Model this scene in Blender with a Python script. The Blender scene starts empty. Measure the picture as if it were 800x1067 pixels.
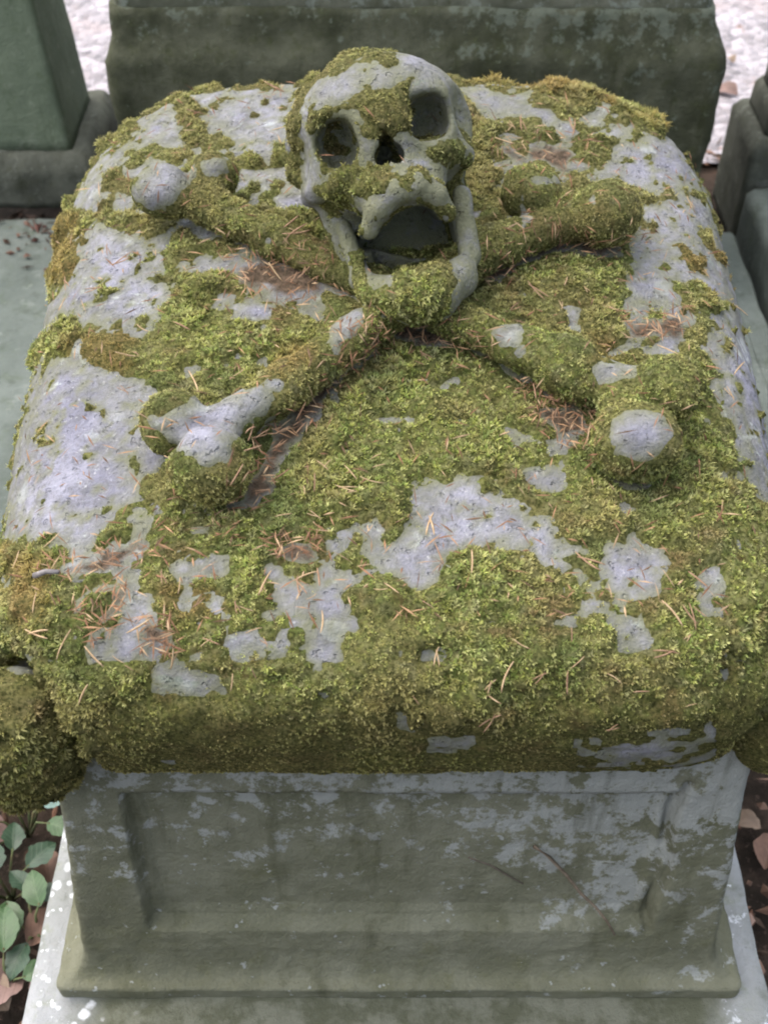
import bpy, bmesh, math, random
import numpy as np
from mathutils import Vector, Matrix

random.seed(7)
RNG = np.random.default_rng(11)
S = bpy.context.scene
COL = S.collection
R = math.radians
H = 1.5                       # camera height above the soil

# ------------------------------------------------------------------ camera
F, CX, CY = 1250.0, 400.0, 533.5
PITCH = R(45)
FWD = np.array([0, math.cos(PITCH), -math.sin(PITCH)])
UP = np.array([0, math.sin(PITCH), math.cos(PITCH)])
EYE = np.array([0, 0, H])

def ray(px, py):
    px = np.asarray(px, float); py = np.asarray(py, float)
    u = (px - CX) / F; v = (CY - py) / F
    return np.stack([u, v * UP[1] + FWD[1], v * UP[2] + FWD[2]], -1)

def project(P):
    Q = P - EYE
    d = np.maximum(Q @ FWD, 1e-3)
    return CX + F * Q[:, 0] / d, CY - F * (Q @ UP) / d

def at_z(px, py, z):
    d = ray(px, py)
    return EYE + d * ((z - H) / d[..., 2])[..., None]

def at_y(px, py, y):
    d = ray(px, py)
    return EYE + d * (y / d[..., 1])

cam = bpy.data.cameras.new('camera')
co = bpy.data.objects.new('camera', cam); COL.objects.link(co)
co.location = EYE; co.rotation_euler = (math.pi / 2 - PITCH, 0, 0)
cam.sensor_fit = 'VERTICAL'; cam.sensor_height = 24; cam.lens = 24 * F / 1067
cam.clip_start = .05; cam.clip_end = 300
cam.dof.use_dof = True; cam.dof.focus_distance = 1.13; cam.dof.aperture_fstop = 5.6
S.camera = co

# ------------------------------------------------------------------ noise
def _hash(ix, iy, iz, seed):
    h = (ix.astype(np.int64) * 374761393 + iy.astype(np.int64) * 668265263 + iz.astype(np.int64) * 2147483647 + seed * 974711) & 0xFFFFFFFF
    h = ((h ^ (h >> 13)) * 1274126177) & 0xFFFFFFFF
    h = ((h ^ (h >> 16)) * 2246822519) & 0xFFFFFFFF
    return ((h ^ (h >> 15)) & 0xFFFFFF) / float(0xFFFFFF) * 2 - 1

def vnoise(P, scale, seed=0):
    Q = P * scale
    i = np.floor(Q).astype(np.int64); f = Q - i
    f = f * f * (3 - 2 * f)
    out = 0
    for dx in (0, 1):
        wx = f[:, 0] if dx else 1 - f[:, 0]
        for dy in (0, 1):
            wy = f[:, 1] if dy else 1 - f[:, 1]
            for dz in (0, 1):
                wz = f[:, 2] if dz else 1 - f[:, 2]
                out = out + wx * wy * wz * _hash(i[:, 0] + dx, i[:, 1] + dy, i[:, 2] + dz, seed)
    return out

def fbm(P, scale, seed=0, octv=3):
    a, o = 1.0, 0
    for k in range(octv):
        o = o + a * vnoise(P, scale * 2 ** k, seed + k * 17); a *= .5
    return o / 1.75

# ------------------------------------------------------------------ mesh helpers
def mesh_np(name, V, faces, mats, parent=None, smooth=True, attrs=None, cols=None, mat_index=None):
    """faces: (n,3)/(n,4) array or a list of such arrays"""
    if isinstance(faces, np.ndarray): faces = [faces]
    faces = [f for f in faces if len(f)]
    me = bpy.data.meshes.new(name)
    me.vertices.add(len(V)); me.vertices.foreach_set('co', np.ascontiguousarray(V, np.float32).ravel())
    nl = sum(f.size for f in faces); nf = sum(len(f) for f in faces)
    me.loops.add(nl); me.loops.foreach_set('vertex_index', np.concatenate([f.ravel() for f in faces]).astype(np.int32))
    me.polygons.add(nf)
    st = []; s = 0
    for f in faces:
        k = f.shape[1]; st.append(s + np.arange(len(f)) * k); s += f.size
    me.polygons.foreach_set('loop_start', np.concatenate(st).astype(np.int32))
    if mat_index is not None: me.polygons.foreach_set('material_index', mat_index.astype(np.int32))
    me.update(calc_edges=True); me.validate()
    me.polygons.foreach_set('use_smooth', np.full(len(me.polygons), smooth))
    for k, a in (attrs or {}).items():
        at = me.attributes.new(k, 'FLOAT', 'POINT'); at.data.foreach_set('value', a.astype(np.float32))
    for k, a in (cols or {}).items():
        at = me.attributes.new(k, 'FLOAT_COLOR', 'POINT'); at.data.foreach_set('color', a.astype(np.float32).ravel())
    for m in (mats if isinstance(mats, (list, tuple)) else [mats]): me.materials.append(m)
    o = bpy.data.objects.new(name, me); COL.objects.link(o)
    if parent: o.parent = parent
    return o

def vnormals(V, faces):
    N = np.zeros_like(V)
    for f in ([faces] if isinstance(faces, np.ndarray) else faces):
        if not len(f): continue
        if f.shape[1] == 4: n = np.cross(V[f[:, 2]] - V[f[:, 0]], V[f[:, 3]] - V[f[:, 1]])
        else: n = np.cross(V[f[:, 1]] - V[f[:, 0]], V[f[:, 2]] - V[f[:, 0]])
        for k in range(f.shape[1]): np.add.at(N, f[:, k], n)
    return N / np.maximum(np.linalg.norm(N, axis=1, keepdims=True), 1e-12)

def empty(name, loc=(0, 0, 0), rz=0, label=None, cat=None, group=None):
    o = bpy.data.objects.new(name, None); COL.objects.link(o)
    o.location = loc; o.rotation_euler = (0, 0, rz); o.empty_display_size = .1
    return tag(o, label, cat, group)

def tag(o, label=None, cat=None, group=None, kind=None):
    if label: o['label'] = label
    if cat: o['category'] = cat
    if group: o['group'] = group
    if kind: o['kind'] = kind
    return o

def surface_nets(fn, lo, hi, res):
    lo = np.array(lo, float); hi = np.array(hi, float)
    n = np.ceil((hi - lo) / res).astype(int) + 1
    ax = [lo[k] + np.arange(n[k]) * res for k in range(3)]
    G = np.empty(n, np.float32)
    for i in range(n[0]):
        Y, Z = np.meshgrid(ax[1], ax[2], indexing='ij')
        P = np.stack([np.full(Y.size, ax[0][i]), Y.ravel(), Z.ravel()], -1)
        G[i] = fn(P).reshape(n[1], n[2])
    ins = G < 0
    c = n - 1
    cnt = np.zeros(c, np.float32); acc = np.zeros((*c, 3), np.float32)
    sl = lambda d, k: slice(d, d + c[k])
    for a in range(3):
        b, e = [k for k in range(3) if k != a]
        for db in (0, 1):
            for de in (0, 1):
                o0 = [0, 0, 0]; o0[b] = db; o0[e] = de; o1 = list(o0); o1[a] = 1
                s0 = tuple(sl(o0[k], k) for k in range(3)); s1 = tuple(sl(o1[k], k) for k in range(3))
                g0, g1 = G[s0], G[s1]
                m = (g0 < 0) != (g1 < 0)
                t = np.where(m, g0 / np.where(m, g0 - g1, 1), 0)
                cnt += m
                for k in range(3):
                    acc[..., k] += np.where(m, (t if k == a else o0[k]), 0)
    act = cnt > 0
    idx = np.full(c, -1, np.int64); idx[act] = np.arange(act.sum())
    V = (np.argwhere(act) + acc[act] / cnt[act][:, None]) * res + lo
    Q = []
    for a in range(3):
        b, e = (a + 1) % 3, (a + 2) % 3
        s0 = [slice(1, c[k]) for k in range(3)]; s0[a] = slice(0, c[a])
        s1 = list(s0); s1[a] = slice(1, c[a] + 1)
        i0, i1 = ins[tuple(s0)], ins[tuple(s1)]
        for flip in (0, 1):
            m = (i0 & ~i1) if not flip else (~i0 & i1)
            w = np.argwhere(m)
            off = np.array([1, 1, 1]); off[a] = 0
            w = w + off
            def cell(db, de):
                q = w.copy(); q[:, b] -= db; q[:, e] -= de
                return idx[q[:, 0], q[:, 1], q[:, 2]]
            q = np.stack([cell(1, 1), cell(0, 1), cell(0, 0), cell(1, 0)], -1)
            if flip: q = q[:, ::-1]
            Q.append(q)
    Q = np.concatenate(Q)
    Q = Q[(Q >= 0).all(1)]
    return V, Q

def loft(levels, r=.012, n=40, step=.02, front=None, cap=True):
    """levels: (z, x0, x1, y0, y1) from bottom up; rings of a rounded rectangle"""
    L = []
    for a, b in zip(levels[:-1], levels[1:]):
        a = np.array(a); b = np.array(b)
        k = max(1, int(np.ceil(np.abs(b - a).max() / step)))
        for i in range(k): L.append(a + (b - a) * i / k)
    L.append(np.array(levels[-1]))
    u = np.linspace(0, 1, n, endpoint=False)
    ca = np.linspace(0, math.pi / 2, 4)
    rings = []
    def ring(z, x0, x1, y0, y1, rr):
        P = []
        for k, (cx, cy, sx) in enumerate(((x1 - rr, y0 + rr, -90), (x1 - rr, y1 - rr, 0), (x0 + rr, y1 - rr, 90), (x0 + rr, y0 + rr, 180))):
            for a in ca: P.append((cx + rr * math.cos(R(sx) + a), cy + rr * math.sin(R(sx) + a)))
            nx = ((x1, y1 - rr), (x0 + rr, y1), (x0, y0 + rr), (x1 - rr, y0))[k]
            p = P[-1]
            for t in np.linspace(0, 1, n + 2)[1:-1]: P.append((p[0] + (nx[0] - p[0]) * t, p[1] + (nx[1] - p[1]) * t))
        P = np.array(P)
        return np.column_stack([P, np.full(len(P), z)])
    for l in L: rings.append(ring(*l, r))
    def caps(l, rev):
        z, x0, x1, y0, y1 = l; out = []
        m = min(x1 - x0, y1 - y0) / 2
        for f in (.04, .15, .35, .6, .85, .99):
            d = m * f; out.append(ring(z, x0 + d, x1 - d, y0 + d, y1 - d, max(r * (1 - f), 1e-4)))
        return out
    if cap: rings = caps(L[0], 1)[::-1] + rings + caps(L[-1], 0)
    m = len(rings[0]); V = np.concatenate(rings)
    a = np.arange(m); b = (a + 1) % m
    Fs = [np.stack([k * m + a, k * m + b, (k + 1) * m + b, (k + 1) * m + a], -1) for k in range(len(rings) - 1)]
    return V, np.concatenate(Fs)

def rough(V, Fq, amp, scale, seed=0):
    N = vnormals(V, Fq)
    return V + N * (fbm(V, scale, seed) * amp)[:, None]

# ------------------------------------------------------------------ node materials
class NT:
    def __init__(s, name):
        s.m = bpy.data.materials.new(name); s.m.use_nodes = True
        s.t = s.m.node_tree; s.b = s.t.nodes['Principled BSDF']; s.out = s.t.nodes['Material Output']
        s.co = s.t.nodes.new('ShaderNodeTexCoord').outputs['Object']
    def n(s, typ, **kw):
        x = s.t.nodes.new('ShaderNode' + typ)
        for k, v in kw.items(): setattr(x, k, v)
        return x
    def link(s, a, b): s.t.links.new(a, b)
    def setv(s, sock, v):
        if hasattr(v, 'is_linked') or isinstance(v, bpy.types.NodeSocket): s.link(v, sock)
        else: sock.default_value = v
    def noise(s, scale, detail=5, rough=.6, co=None, dist=0):
        x = s.n('TexNoise'); x.inputs['Scale'].default_value = scale; x.inputs['Detail'].default_value = detail
        x.inputs['Roughness'].default_value = rough; x.inputs['Distortion'].default_value = dist
        s.link(co or s.co, x.inputs['Vector']); return x.outputs['Fac']
    def vor(s, scale, feat='F1', rnd=1):
        x = s.n('TexVoronoi', feature=feat); x.inputs['Scale'].default_value = scale; x.inputs['Randomness'].default_value = rnd
        s.link(s.co, x.inputs['Vector']); return x.outputs['Distance']
    def ramp(s, f, a, b, lo=0, hi=1):
        x = s.n('MapRange'); x.interpolation_type = 'SMOOTHSTEP'
        s.link(f, x.inputs[0]); x.inputs[1].default_value = a; x.inputs[2].default_value = b
        x.inputs[3].default_value = lo; x.inputs[4].default_value = hi; return x.outputs[0]
    def math(s, op, a, b=0.):
        x = s.n('Math', operation=op); s.setv(x.inputs[0], a); s.setv(x.inputs[1], b); return x.outputs[0]
    def mix(s, f, a, b, mode='MIX'):
        x = s.n('Mix', data_type='RGBA', blend_type=mode)
        s.setv(x.inputs[0], f)
        s.setv(x.inputs[6], a if not isinstance(a, tuple) else (*a, 1)[:4]); s.setv(x.inputs[7], b if not isinstance(b, tuple) else (*b, 1)[:4])
        return x.outputs[2]
    def attr(s, name, out='Fac'):
        x = s.n('Attribute', attribute_name=name); return x.outputs[out]
    def bump(s, h, strength=.5, dist=.004, normal=None):
        x = s.n('Bump'); x.inputs['Strength'].default_value = strength; x.inputs['Distance'].default_value = dist
        s.link(h, x.inputs['Height'])
        if normal: s.link(normal, x.inputs['Normal'])
        s.link(x.outputs[0], s.b.inputs['Normal']); return x.outputs[0]
    def done(s, col, rough=.9, spec=.25):
        s.setv(s.b.inputs['Base Color'], col if not isinstance(col, tuple) else (*col, 1)[:4])
        s.b.inputs['Roughness'].default_value = rough; s.b.inputs['Specular IOR Level'].default_value = spec
        return s.m

def mat_carved():
    t = NT('weathered_stone')
    c = t.mix(t.ramp(t.noise(9, 6), .35, .65), (.21, .21, .265), (.32, .32, .385))
    c = t.mix(t.ramp(t.noise(38, 6, .7), .42, .70), c, (.165, .165, .18))
    c = t.mix(t.math('MULTIPLY', t.ramp(t.noise(160, 4, .7), .58, .72), .8), c, (.50, .50, .52))
    c = t.mix(t.math('MULTIPLY', t.ramp(t.noise(130, 6, .8), .52, .62), .55), c, (.135, .135, .145))
    # pale lichen crusts
    lic = t.math('MULTIPLY', t.ramp(t.noise(24, 7, .72, dist=.6), .59, .64), t.ramp(t.noise(6, 3), .45, .6))
    c = t.mix(t.math('MULTIPLY', lic, .85), c, (.50, .54, .54))
    lic2 = t.ramp(t.noise(15, 7, .75, dist=1.), .62, .67)
    c = t.mix(t.math('MULTIPLY', lic2, .6), c, (.27, .33, .29))
    ro = t.math('ADD', t.vor(19), t.math('MULTIPLY', t.noise(60, 5, .7), .5))      # lichen rosettes
    c = t.mix(t.math('MULTIPLY', t.math('MULTIPLY', t.ramp(ro, .50, .44), t.ramp(t.noise(7, 3), .42, .52)), .75), c, (.40, .42, .43))
    dark = t.ramp(t.noise(85, 5, .75), .62, .72)
    c = t.mix(t.math('MULTIPLY', dark, .6), c, (.11, .11, .105))
    # green algae film and brown soil near the moss and in the hollows; the film also paints shade in the skull's pits
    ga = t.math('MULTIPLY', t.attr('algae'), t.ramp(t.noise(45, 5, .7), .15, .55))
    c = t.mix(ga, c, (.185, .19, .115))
    so = t.ramp(t.math('ADD', t.attr('soil'), t.math('MULTIPLY', t.noise(60, 6, .75), .9)), .62, 1.25)
    c = t.mix(so, c, t.mix(t.ramp(t.noise(140, 4), .4, .6), (.075, .055, .036), (.135, .095, .065)))
    h = t.math('ADD', t.math('MULTIPLY', t.noise(55, 8, .7), 1.), t.math('MULTIPLY', t.noise(260, 4, .7), .35))
    h = t.math('SUBTRACT', h, t.math('MULTIPLY', t.ramp(t.noise(120, 2), .62, .7), .5))
    t.bump(h, 1., .009)
    return t.done(c, .92, .2)

def mat_block(name, dark, mid, pale, lich=.6, palez=None, scale=1., tint=(.14, .15, .08), thr=.57, dots=False):
    """algae-stained stone with pale lichen blotches"""
    t = NT(name)
    c = t.mix(t.ramp(t.noise(7 * scale, 6, .65), .35, .68), dark, mid)
    c = t.mix(t.ramp(t.noise(30 * scale, 6, .7), .5, .8), c, tint)
    f = t.noise(22 * scale, 8, .74, dist=.15)
    if palez:      # lichen grows more on the upper part
        sx = t.n('SeparateXYZ'); t.link(t.co, sx.inputs[0])
        f = t.math('ADD', f, t.ramp(sx.outputs[2], palez[0], palez[1], -.07, .11))
        f = t.math('ADD', f, t.ramp(sx.outputs[0], -.1, .3, -.03, .05))
    c = t.mix(t.math('MULTIPLY', t.ramp(f, thr, thr + .06), lich), c, pale)
    sp = t.math('MULTIPLY', t.ramp(t.noise(60 * scale, 3, .6), .66, .7), lich)
    c = t.mix(sp, c, pale)
    mp = t.n('Mapping'); mp.inputs['Scale'].default_value = (1, 1, .12); t.link(t.co, mp.inputs[0])       # run-off streaks
    c = t.mix(t.math('MULTIPLY', t.ramp(t.noise(28 * scale, 5, .65, co=mp.outputs[0]), .52, .72), .5), c, tuple(x * .55 for x in tint))
    c = t.mix(t.math('MULTIPLY', t.ramp(t.noise(90 * scale, 5, .8), .6, .75), .6), c, (.06, .06, .045))
    if dots:       # round white lichen crusts
        sx = t.n('SeparateXYZ'); t.link(t.co, sx.inputs[0])
        c = t.mix(t.ramp(t.math('ADD', t.math('ABSOLUTE', t.math('SUBTRACT', sx.outputs[0], .02)), t.math('MULTIPLY', t.noise(9, 4), .10)), .43, .38), c, t.mix(t.ramp(t.noise(24, 6, .7), .4, .62), (.085, .09, .06), (.15, .155, .12)))
        left = t.ramp(sx.outputs[0], -.26, -.34)
        d = t.math('ADD', t.vor(34), t.math('MULTIPLY', t.noise(70, 4), .35))
        c = t.mix(t.math('MULTIPLY', t.ramp(d, .45, .33), t.math('MULTIPLY', left, t.ramp(t.noise(9, 3), .36, .46))), c, (.55, .57, .59))
        d = t.math('ADD', t.vor(62), t.math('MULTIPLY', t.noise(120, 4), .35))
        c = t.mix(t.math('MULTIPLY', t.ramp(d, .43, .31), t.math('MULTIPLY', left, t.ramp(t.noise(13, 3), .40, .5))), c, (.52, .54, .55))
    h = t.math('ADD', t.noise(40 * scale, 8, .7), t.math('MULTIPLY', t.noise(220 * scale, 4, .7), .35))
    t.bump(h, .8, .007)
    return t.done(c, .9, .2)

def mat_moss_bed():
    t = NT('moss_bed')
    c = t.attr('Col', 'Color')
    c = t.mix(t.ramp(t.noise(300, 4), .35, .7), c, (.05, .055, .016))
    c = t.mix(t.math('MULTIPLY', t.ramp(t.noise(40, 5, .7), .58, .7), .7), c, (.10, .075, .028))
    t.bump(t.noise(420, 5, .8), 1., .006)
    return t.done(c, .95, .1)

def mat_leafy(name, attr='Col', col=None, trans=.3, rough=.55, spec=.3):
    t = NT(name)
    c = t.attr(attr, 'Color') if col is None else t.mix(t.ramp(t.noise(30, 4), .3, .7), col, tuple(x * .7 for x in col))
    m = t.done(c, rough, spec)
    tr = t.n('BsdfTranslucent'); t.link(c, tr.inputs['Color']) if not isinstance(c, tuple) else None
    mx = t.n('MixShader'); mx.inputs[0].default_value = trans
    t.link(t.b.outputs[0], mx.inputs[1]); t.link(tr.outputs[0], mx.inputs[2]); t.link(mx.outputs[0], t.out.inputs['Surface'])
    return m

def mat_plain(name, a, b, scale=60, rough=.8, bump=.3):
    t = NT(name)
    c = t.mix(t.ramp(t.noise(scale, 5), .35, .65), a, b)
    t.bump(t.noise(scale * 3, 4), bump, .002)
    return t.done(c, rough, .25)

def mat_soil():
    t = NT('soil')
    c = t.mix(t.ramp(t.noise(14, 6), .4, .65), (.035, .027, .02), (.085, .06, .045))
    c = t.mix(t.ramp(t.noise(90, 5, .7), .55, .7), c, (.14, .095, .075))
    t.bump(t.noise(60, 8, .7), 1., .03)
    return t.done(c, .95, .15)

def mat_gravel():
    t = NT('pale_gravel')
    v = t.n('TexVoronoi'); v.inputs['Scale'].default_value = 34; t.link(t.co, v.inputs['Vector'])
    sx = t.n('SeparateColor'); t.link(v.outputs['Color'], sx.inputs[0])
    c = t.mix(sx.outputs[0], (.22, .205, .215), (.43, .40, .425))
    c = t.mix(t.ramp(t.noise(5, 5), .5, .7), c, (.34, .295, .30))
    c = t.mix(t.ramp(t.noise(26, 5, .7), .60, .68), c, (.28, .20, .175))
    c = t.mix(t.ramp(t.noise(48, 5, .7), .66, .72), c, (.14, .12, .115))
    t.bump(t.math('SUBTRACT', t.noise(50, 5), v.outputs['Distance']), .8, .02)
    return t.done(c, .85, .25)

M_STONE = mat_carved()
M_BASE = mat_block('algae_stained_stone', (.120, .122, .080), (.185, .186, .135), (.33, .345, .335), .7, (.15, .53), 1.15, (.110, .112, .058), .575)
M_PLINTH = mat_block('plinth_stone', (.24, .25, .24), (.33, .34, .35), (.66, .68, .72), .9, None, 1.1, (.20, .22, .15), .60, True)
M_BACK = mat_block('dark_mossy_stone', (.042, .046, .026), (.100, .104, .070), (.17, .195, .155), .5, (.50, .75), 1.4, (.050, .058, .020), .58)
M_BACK2 = mat_block('grey_mossy_stone', (.095, .10, .07), (.16, .165, .125), (.25, .28, .24), .65, None, 1.3, (.06, .065, .028), .53)
M_LEFT = mat_block('green_stained_stone', (.12, .15, .105), (.165, .20, .14), (.23, .26, .20), .5, None, 1.0, (.085, .115, .06), .58)
M_DARK = mat_block('black_stained_stone', (.062, .066, .052), (.12, .125, .10), (.20, .21, .18), .5, None, 1.3, (.07, .075, .045), .57)
M_LEDGER = mat_block('pale_ledger_stone', (.095, .112, .10), (.14, .16, .145), (.20, .22, .20), .5, None, .8, (.08, .10, .07), .58)
M_BED = mat_moss_bed()
M_BLADE = mat_leafy('moss_leaf', trans=.45, rough=.5, spec=.3)
M_SOIL = mat_soil(); M_GRAVEL = mat_gravel()

# ------------------------------------------------------------------ SDF pieces (world coordinates)
def ell(P, c, r):
    q = (P - np.array(c)) / np.array(r); k0 = np.linalg.norm(q, axis=1)
    k1 = np.linalg.norm(q / np.array(r), axis=1)
    return k0 * (k0 - 1) / np.maximum(k1, 1e-9)
def cap(P, a, b, ra, rb=None):
    rb = ra if rb is None else rb
    a = np.array(a, float); b = np.array(b, float); ab = b - a
    t = np.clip((P - a) @ ab / (ab @ ab), 0, 1)
    return np.linalg.norm(P - a - t[:, None] * ab, axis=1) - (ra + (rb - ra) * t)
def smin(a, b, k):
    h = np.clip(.5 + .5 * (b - a) / k, 0, 1)
    return b + (a - b) * h - k * h * (1 - h)
def smax(a, b, k): return -smin(-a, -b, k)

# cushion: tilted, rolled edges, knobs at the front corners
ALPHA = R(9.0); CA, SA = math.cos(ALPHA), math.sin(ALPHA)
CU_O = np.array([.010, .590, H - .893])       # middle of the front edge
CU_W, CU_L, CU_T, CU_R = .392, .890, .098, .090
def to_cushion(P):
    Q = P - CU_O
    return np.column_stack([Q[:, 0], Q[:, 1] * CA + Q[:, 2] * SA, -Q[:, 1] * SA + Q[:, 2] * CA])
def from_cushion(x, s, n):
    return CU_O + np.array([x, s * CA - n * SA, s * SA + n * CA])
KNOB = [(-.335, .030, -.020, .058), (.348, .055, -.035, .048)]
def sd_cushion(P):
    q = to_cushion(P)
    x, s, n = q[:, 0], q[:, 1] - CU_L / 2, q[:, 2]
    rr = np.where(s > 0, .20, .125)
    w = CU_W - .030 * np.clip(-s / (CU_L / 2), 0, 1) ** 2
    dx = np.abs(x) - w + rr; dy = np.abs(s) - CU_L / 2 + rr
    d2 = np.hypot(np.maximum(dx, 0), np.maximum(dy, 0)) + np.minimum(np.maximum(dx, dy), 0) - rr
    crown = .016 * (1 - (x / CU_W) ** 2) - .022 * np.clip((np.abs(x) / CU_W), 0, 1) ** 4 - .012 * np.clip(s / (CU_L / 2), 0, 1) ** 3
    a = d2 + CU_R; b = np.abs(n - crown * np.where(n > 0, 1, 0)) - CU_T + CU_R
    d = np.hypot(np.maximum(a, 0), np.maximum(b, 0)) + np.minimum(np.maximum(a, b), 0) - CU_R
    for (kx, ks, kn, kr) in KNOB:
        k = ell(q, (kx, ks, kn), (kr * .9, kr * .95, kr * 1.35))
        d = smin(smax(d, -(k - .014), .016), k, .010)
    return d

def march(px, py, fn, h=0.):
    d = ray(px, py); L = np.linalg.norm(d, axis=-1)
    t = np.full(d.shape[0], .5)
    for _ in range(90):
        s = fn(EYE + d * t[:, None]) - h
        t = np.clip(t + s / L * .8, .3, 4)
    return EYE + d * t[:, None]

def on_cushion(px, py, h): return march(np.array([px]), np.array([py]), sd_cushion, h)[0]

# bones
BONE_A = dict(knobs=[(172, 200, .024, .030), (222, 184, .024, .025), (664, 459, .022, .036), (696, 402, .034, .030)],
              shaft=[(218, 216, .018, .021), (290, 250, .008, .019), (340, 275, .000, .018), (437, 318, .008, .019), (540, 362, .017, .020), (590, 382, .020, .027), (636, 402, .020, .023)])
BONE_B = dict(knobs=[(184, 442, .020, .029), (220, 482, .024, .033), (556, 203, .027, .028), (632, 222, .026, .034)],
              shaft=[(232, 446, .020, .024), (300, 402, .020, .021), (368, 350, .020, .020), (440, 305, .012, .020), (510, 258, .020, .022), (582, 232, .020, .020)])
for B in (BONE_A, BONE_B):
    B['k3'] = [(on_cushion(x, y, h + .012), r) for x, y, h, r in B['knobs']]
    B['s3'] = [(on_cushion(x, y, h + .006), r) for x, y, h, r in B['shaft']]
def sd_bone(P, B):
    d = None
    for (a, ra), (b, rb) in zip(B['s3'][:-1], B['s3'][1:]):
        e = cap(P, a, b, ra * .9, rb * .9); d = e if d is None else smin(d, e, .012)
    K = B['k3']
    for i, (c, r) in enumerate(K):
        end = B['s3'][0] if i < 2 else B['s3'][-1]
        d = smin(d, cap(P, end[0], c, end[1] * .75, r * .6), .007)
        d = smin(d, ell(P, c, (r * 1.06, r, r * .92)) + fbm(P, 30, 77 + i, 2) * .0075, .007)
    return d
sd_bone_a = lambda P: sd_bone(P, BONE_A)
sd_bone_b = lambda P: sd_bone(P, BONE_B)

# skull: local millimetres, X to the viewer's right, Y up the face, Z out of the face
SK_T = 1.140
SK_N = EYE + ray(403, 157) * SK_T
EL, ROLL = R(38), R(14)
Zs = np.array([.03, -math.cos(EL), math.sin(EL)]); Zs /= np.linalg.norm(Zs)
U0 = np.array([0, math.sin(EL), math.cos(EL)]); U0 -= Zs * (U0 @ Zs); U0 /= np.linalg.norm(U0)
X0 = np.cross(U0, Zs)
Ys = U0 * math.cos(ROLL) - X0 * math.sin(ROLL); Xs = np.cross(Ys, Zs)
SKM = np.stack([Xs, Ys, Zs])       # rows
K = SK_T / F * 1000               # mm per pixel at the face
def sk_local(P): return (P - SK_N) @ SKM.T * 1000 / K

def poly_sd(px, py, poly):
    p = np.array(poly, float); n = len(p)
    d = np.full(len(px), 1e9); ins = np.zeros(len(px), bool)
    for i in range(n):
        ax, ay = p[i]; bx, by = p[(i + 1) % n]
        ex, ey = bx - ax, by - ay; wx, wy = px - ax, py - ay
        t = np.clip((wx * ex + wy * ey) / max(ex * ex + ey * ey, 1e-9), 0, 1)
        d = np.minimum(d, np.hypot(wx - ex * t, wy - ey * t))
        c = ((ay <= py) & (by > py)) | ((by <= py) & (ay > py))
        xx = ax + (py - ay) / (by - ay if by != ay else 1e-9) * ex
        ins ^= c & (px < xx)
    return np.where(ins, -d, d)
def sup(q, c, r, p=2.8):
    u = np.abs((q - np.array(c)) / np.array(r)); k = (u ** p).sum(1) ** (1 / p)
    return (k - 1) * min(r)
MOUTH = [(-33,-84),(-22,-71),(-5,-62),(10,-60),(26,-63),(36,-72),(44,-88),(51,-88),(52,-74),(58,-74),(57,-124),(32,-131),(8,-127),(-12,-117),(-32,-106),(-54,-100),(-54,-76),(-47,-76),(-44,-88)]
def sd_skull_l(q):
    a = np.column_stack([np.abs(q[:, 0]), q[:, 1], q[:, 2]])
    d = ell(q, (0, 26, -72), (103, 88, 96))
    d = smin(d, ell(q, (0, 40, -20), (66, 46, 34)), 26)                       # forehead
    d = smin(d, cap(a, (8, 46, 4), (62, 42, -14), 12, 11), 12)               # brow
    d = smin(d, cap(q, (0, 18, -28), (0, -52, -26), 46, 36), 16)              # face block
    d = smin(d, cap(q, (0, 40, 4), (0, 14, 12), 9, 9), 9)                    # nose bridge
    d = smin(d, cap(a, (50, -14, -6), (80, -18, -38), 14, 11), 14)            # cheek bone
    d = smin(d, cap(a, (82, -16, -40), (90, -14, -95), 11, 10), 8)            # arch
    d = smin(d, cap(a, (74, 34, -26), (80, -10, -34), 9, 10), 9)              # outer orbit rim
    d = smin(d, ell(q, (2, -38, -6), (52, 30, 36)), 14)                      # upper jaw
    for p0, p1 in (((-4, -45, 27), (18, -45, 27)), ((18, -45, 27), (36, -58, 17)), ((36, -58, 17), (45, -76, 6)), ((-4, -45, 27), (-24, -58, 18)), ((-24, -58, 18), (-38, -75, 6))):
        d = smin(d, cap(q, p0, p1, 11.5, 10), 12)                            # its worn rim
    d = smin(d, cap(a, (62, -25, -110), (56, -75, -95), 24, 20), 14)          # skull base behind the jaw
    d = smin(d, ell(q, (0, -60, -125), (66, 70, 40)), 14)
    d = smin(d, cap(a, (62, -25, -85), (54, -115, -82), 22, 18), 10)          # stone left standing behind the jaw branches
    d = smax(d, -ell(a, (100, 22, -24), (20, 34, 40)), 12)                    # temple
    # sockets, nose, mouth
    wob = vnoise(q, .045, 5)[:, None] * np.array([2.2, 2.2, 0])
    e = np.minimum(sup(q + wob, (-48, 18, 0), (22.5, 26, 46), 2.1), sup(q + wob, (48, 22, 0), (24.5, 24, 52), 2.2))
    d = smax(d, -e, 9)
    n = smin(ell(q, (0, 8, 0), (8, 15, 40)), ell(a, (7, -8, 0), (9, 12, 40)), 5)
    d = smax(d, -n, 3)
    m = np.maximum(poly_sd(q[:, 0], q[:, 1] - .18 * np.maximum(-q[:, 2], 0), MOUTH) + 1.5, -(q[:, 2] + 118))
    d = smax(d, -m, 3)
    d = smax(d, -cap(q, (57, -66, -20), (57, -100, -20), 8, 8), 5)          # gap inside the jaw branch
    return d
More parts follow.
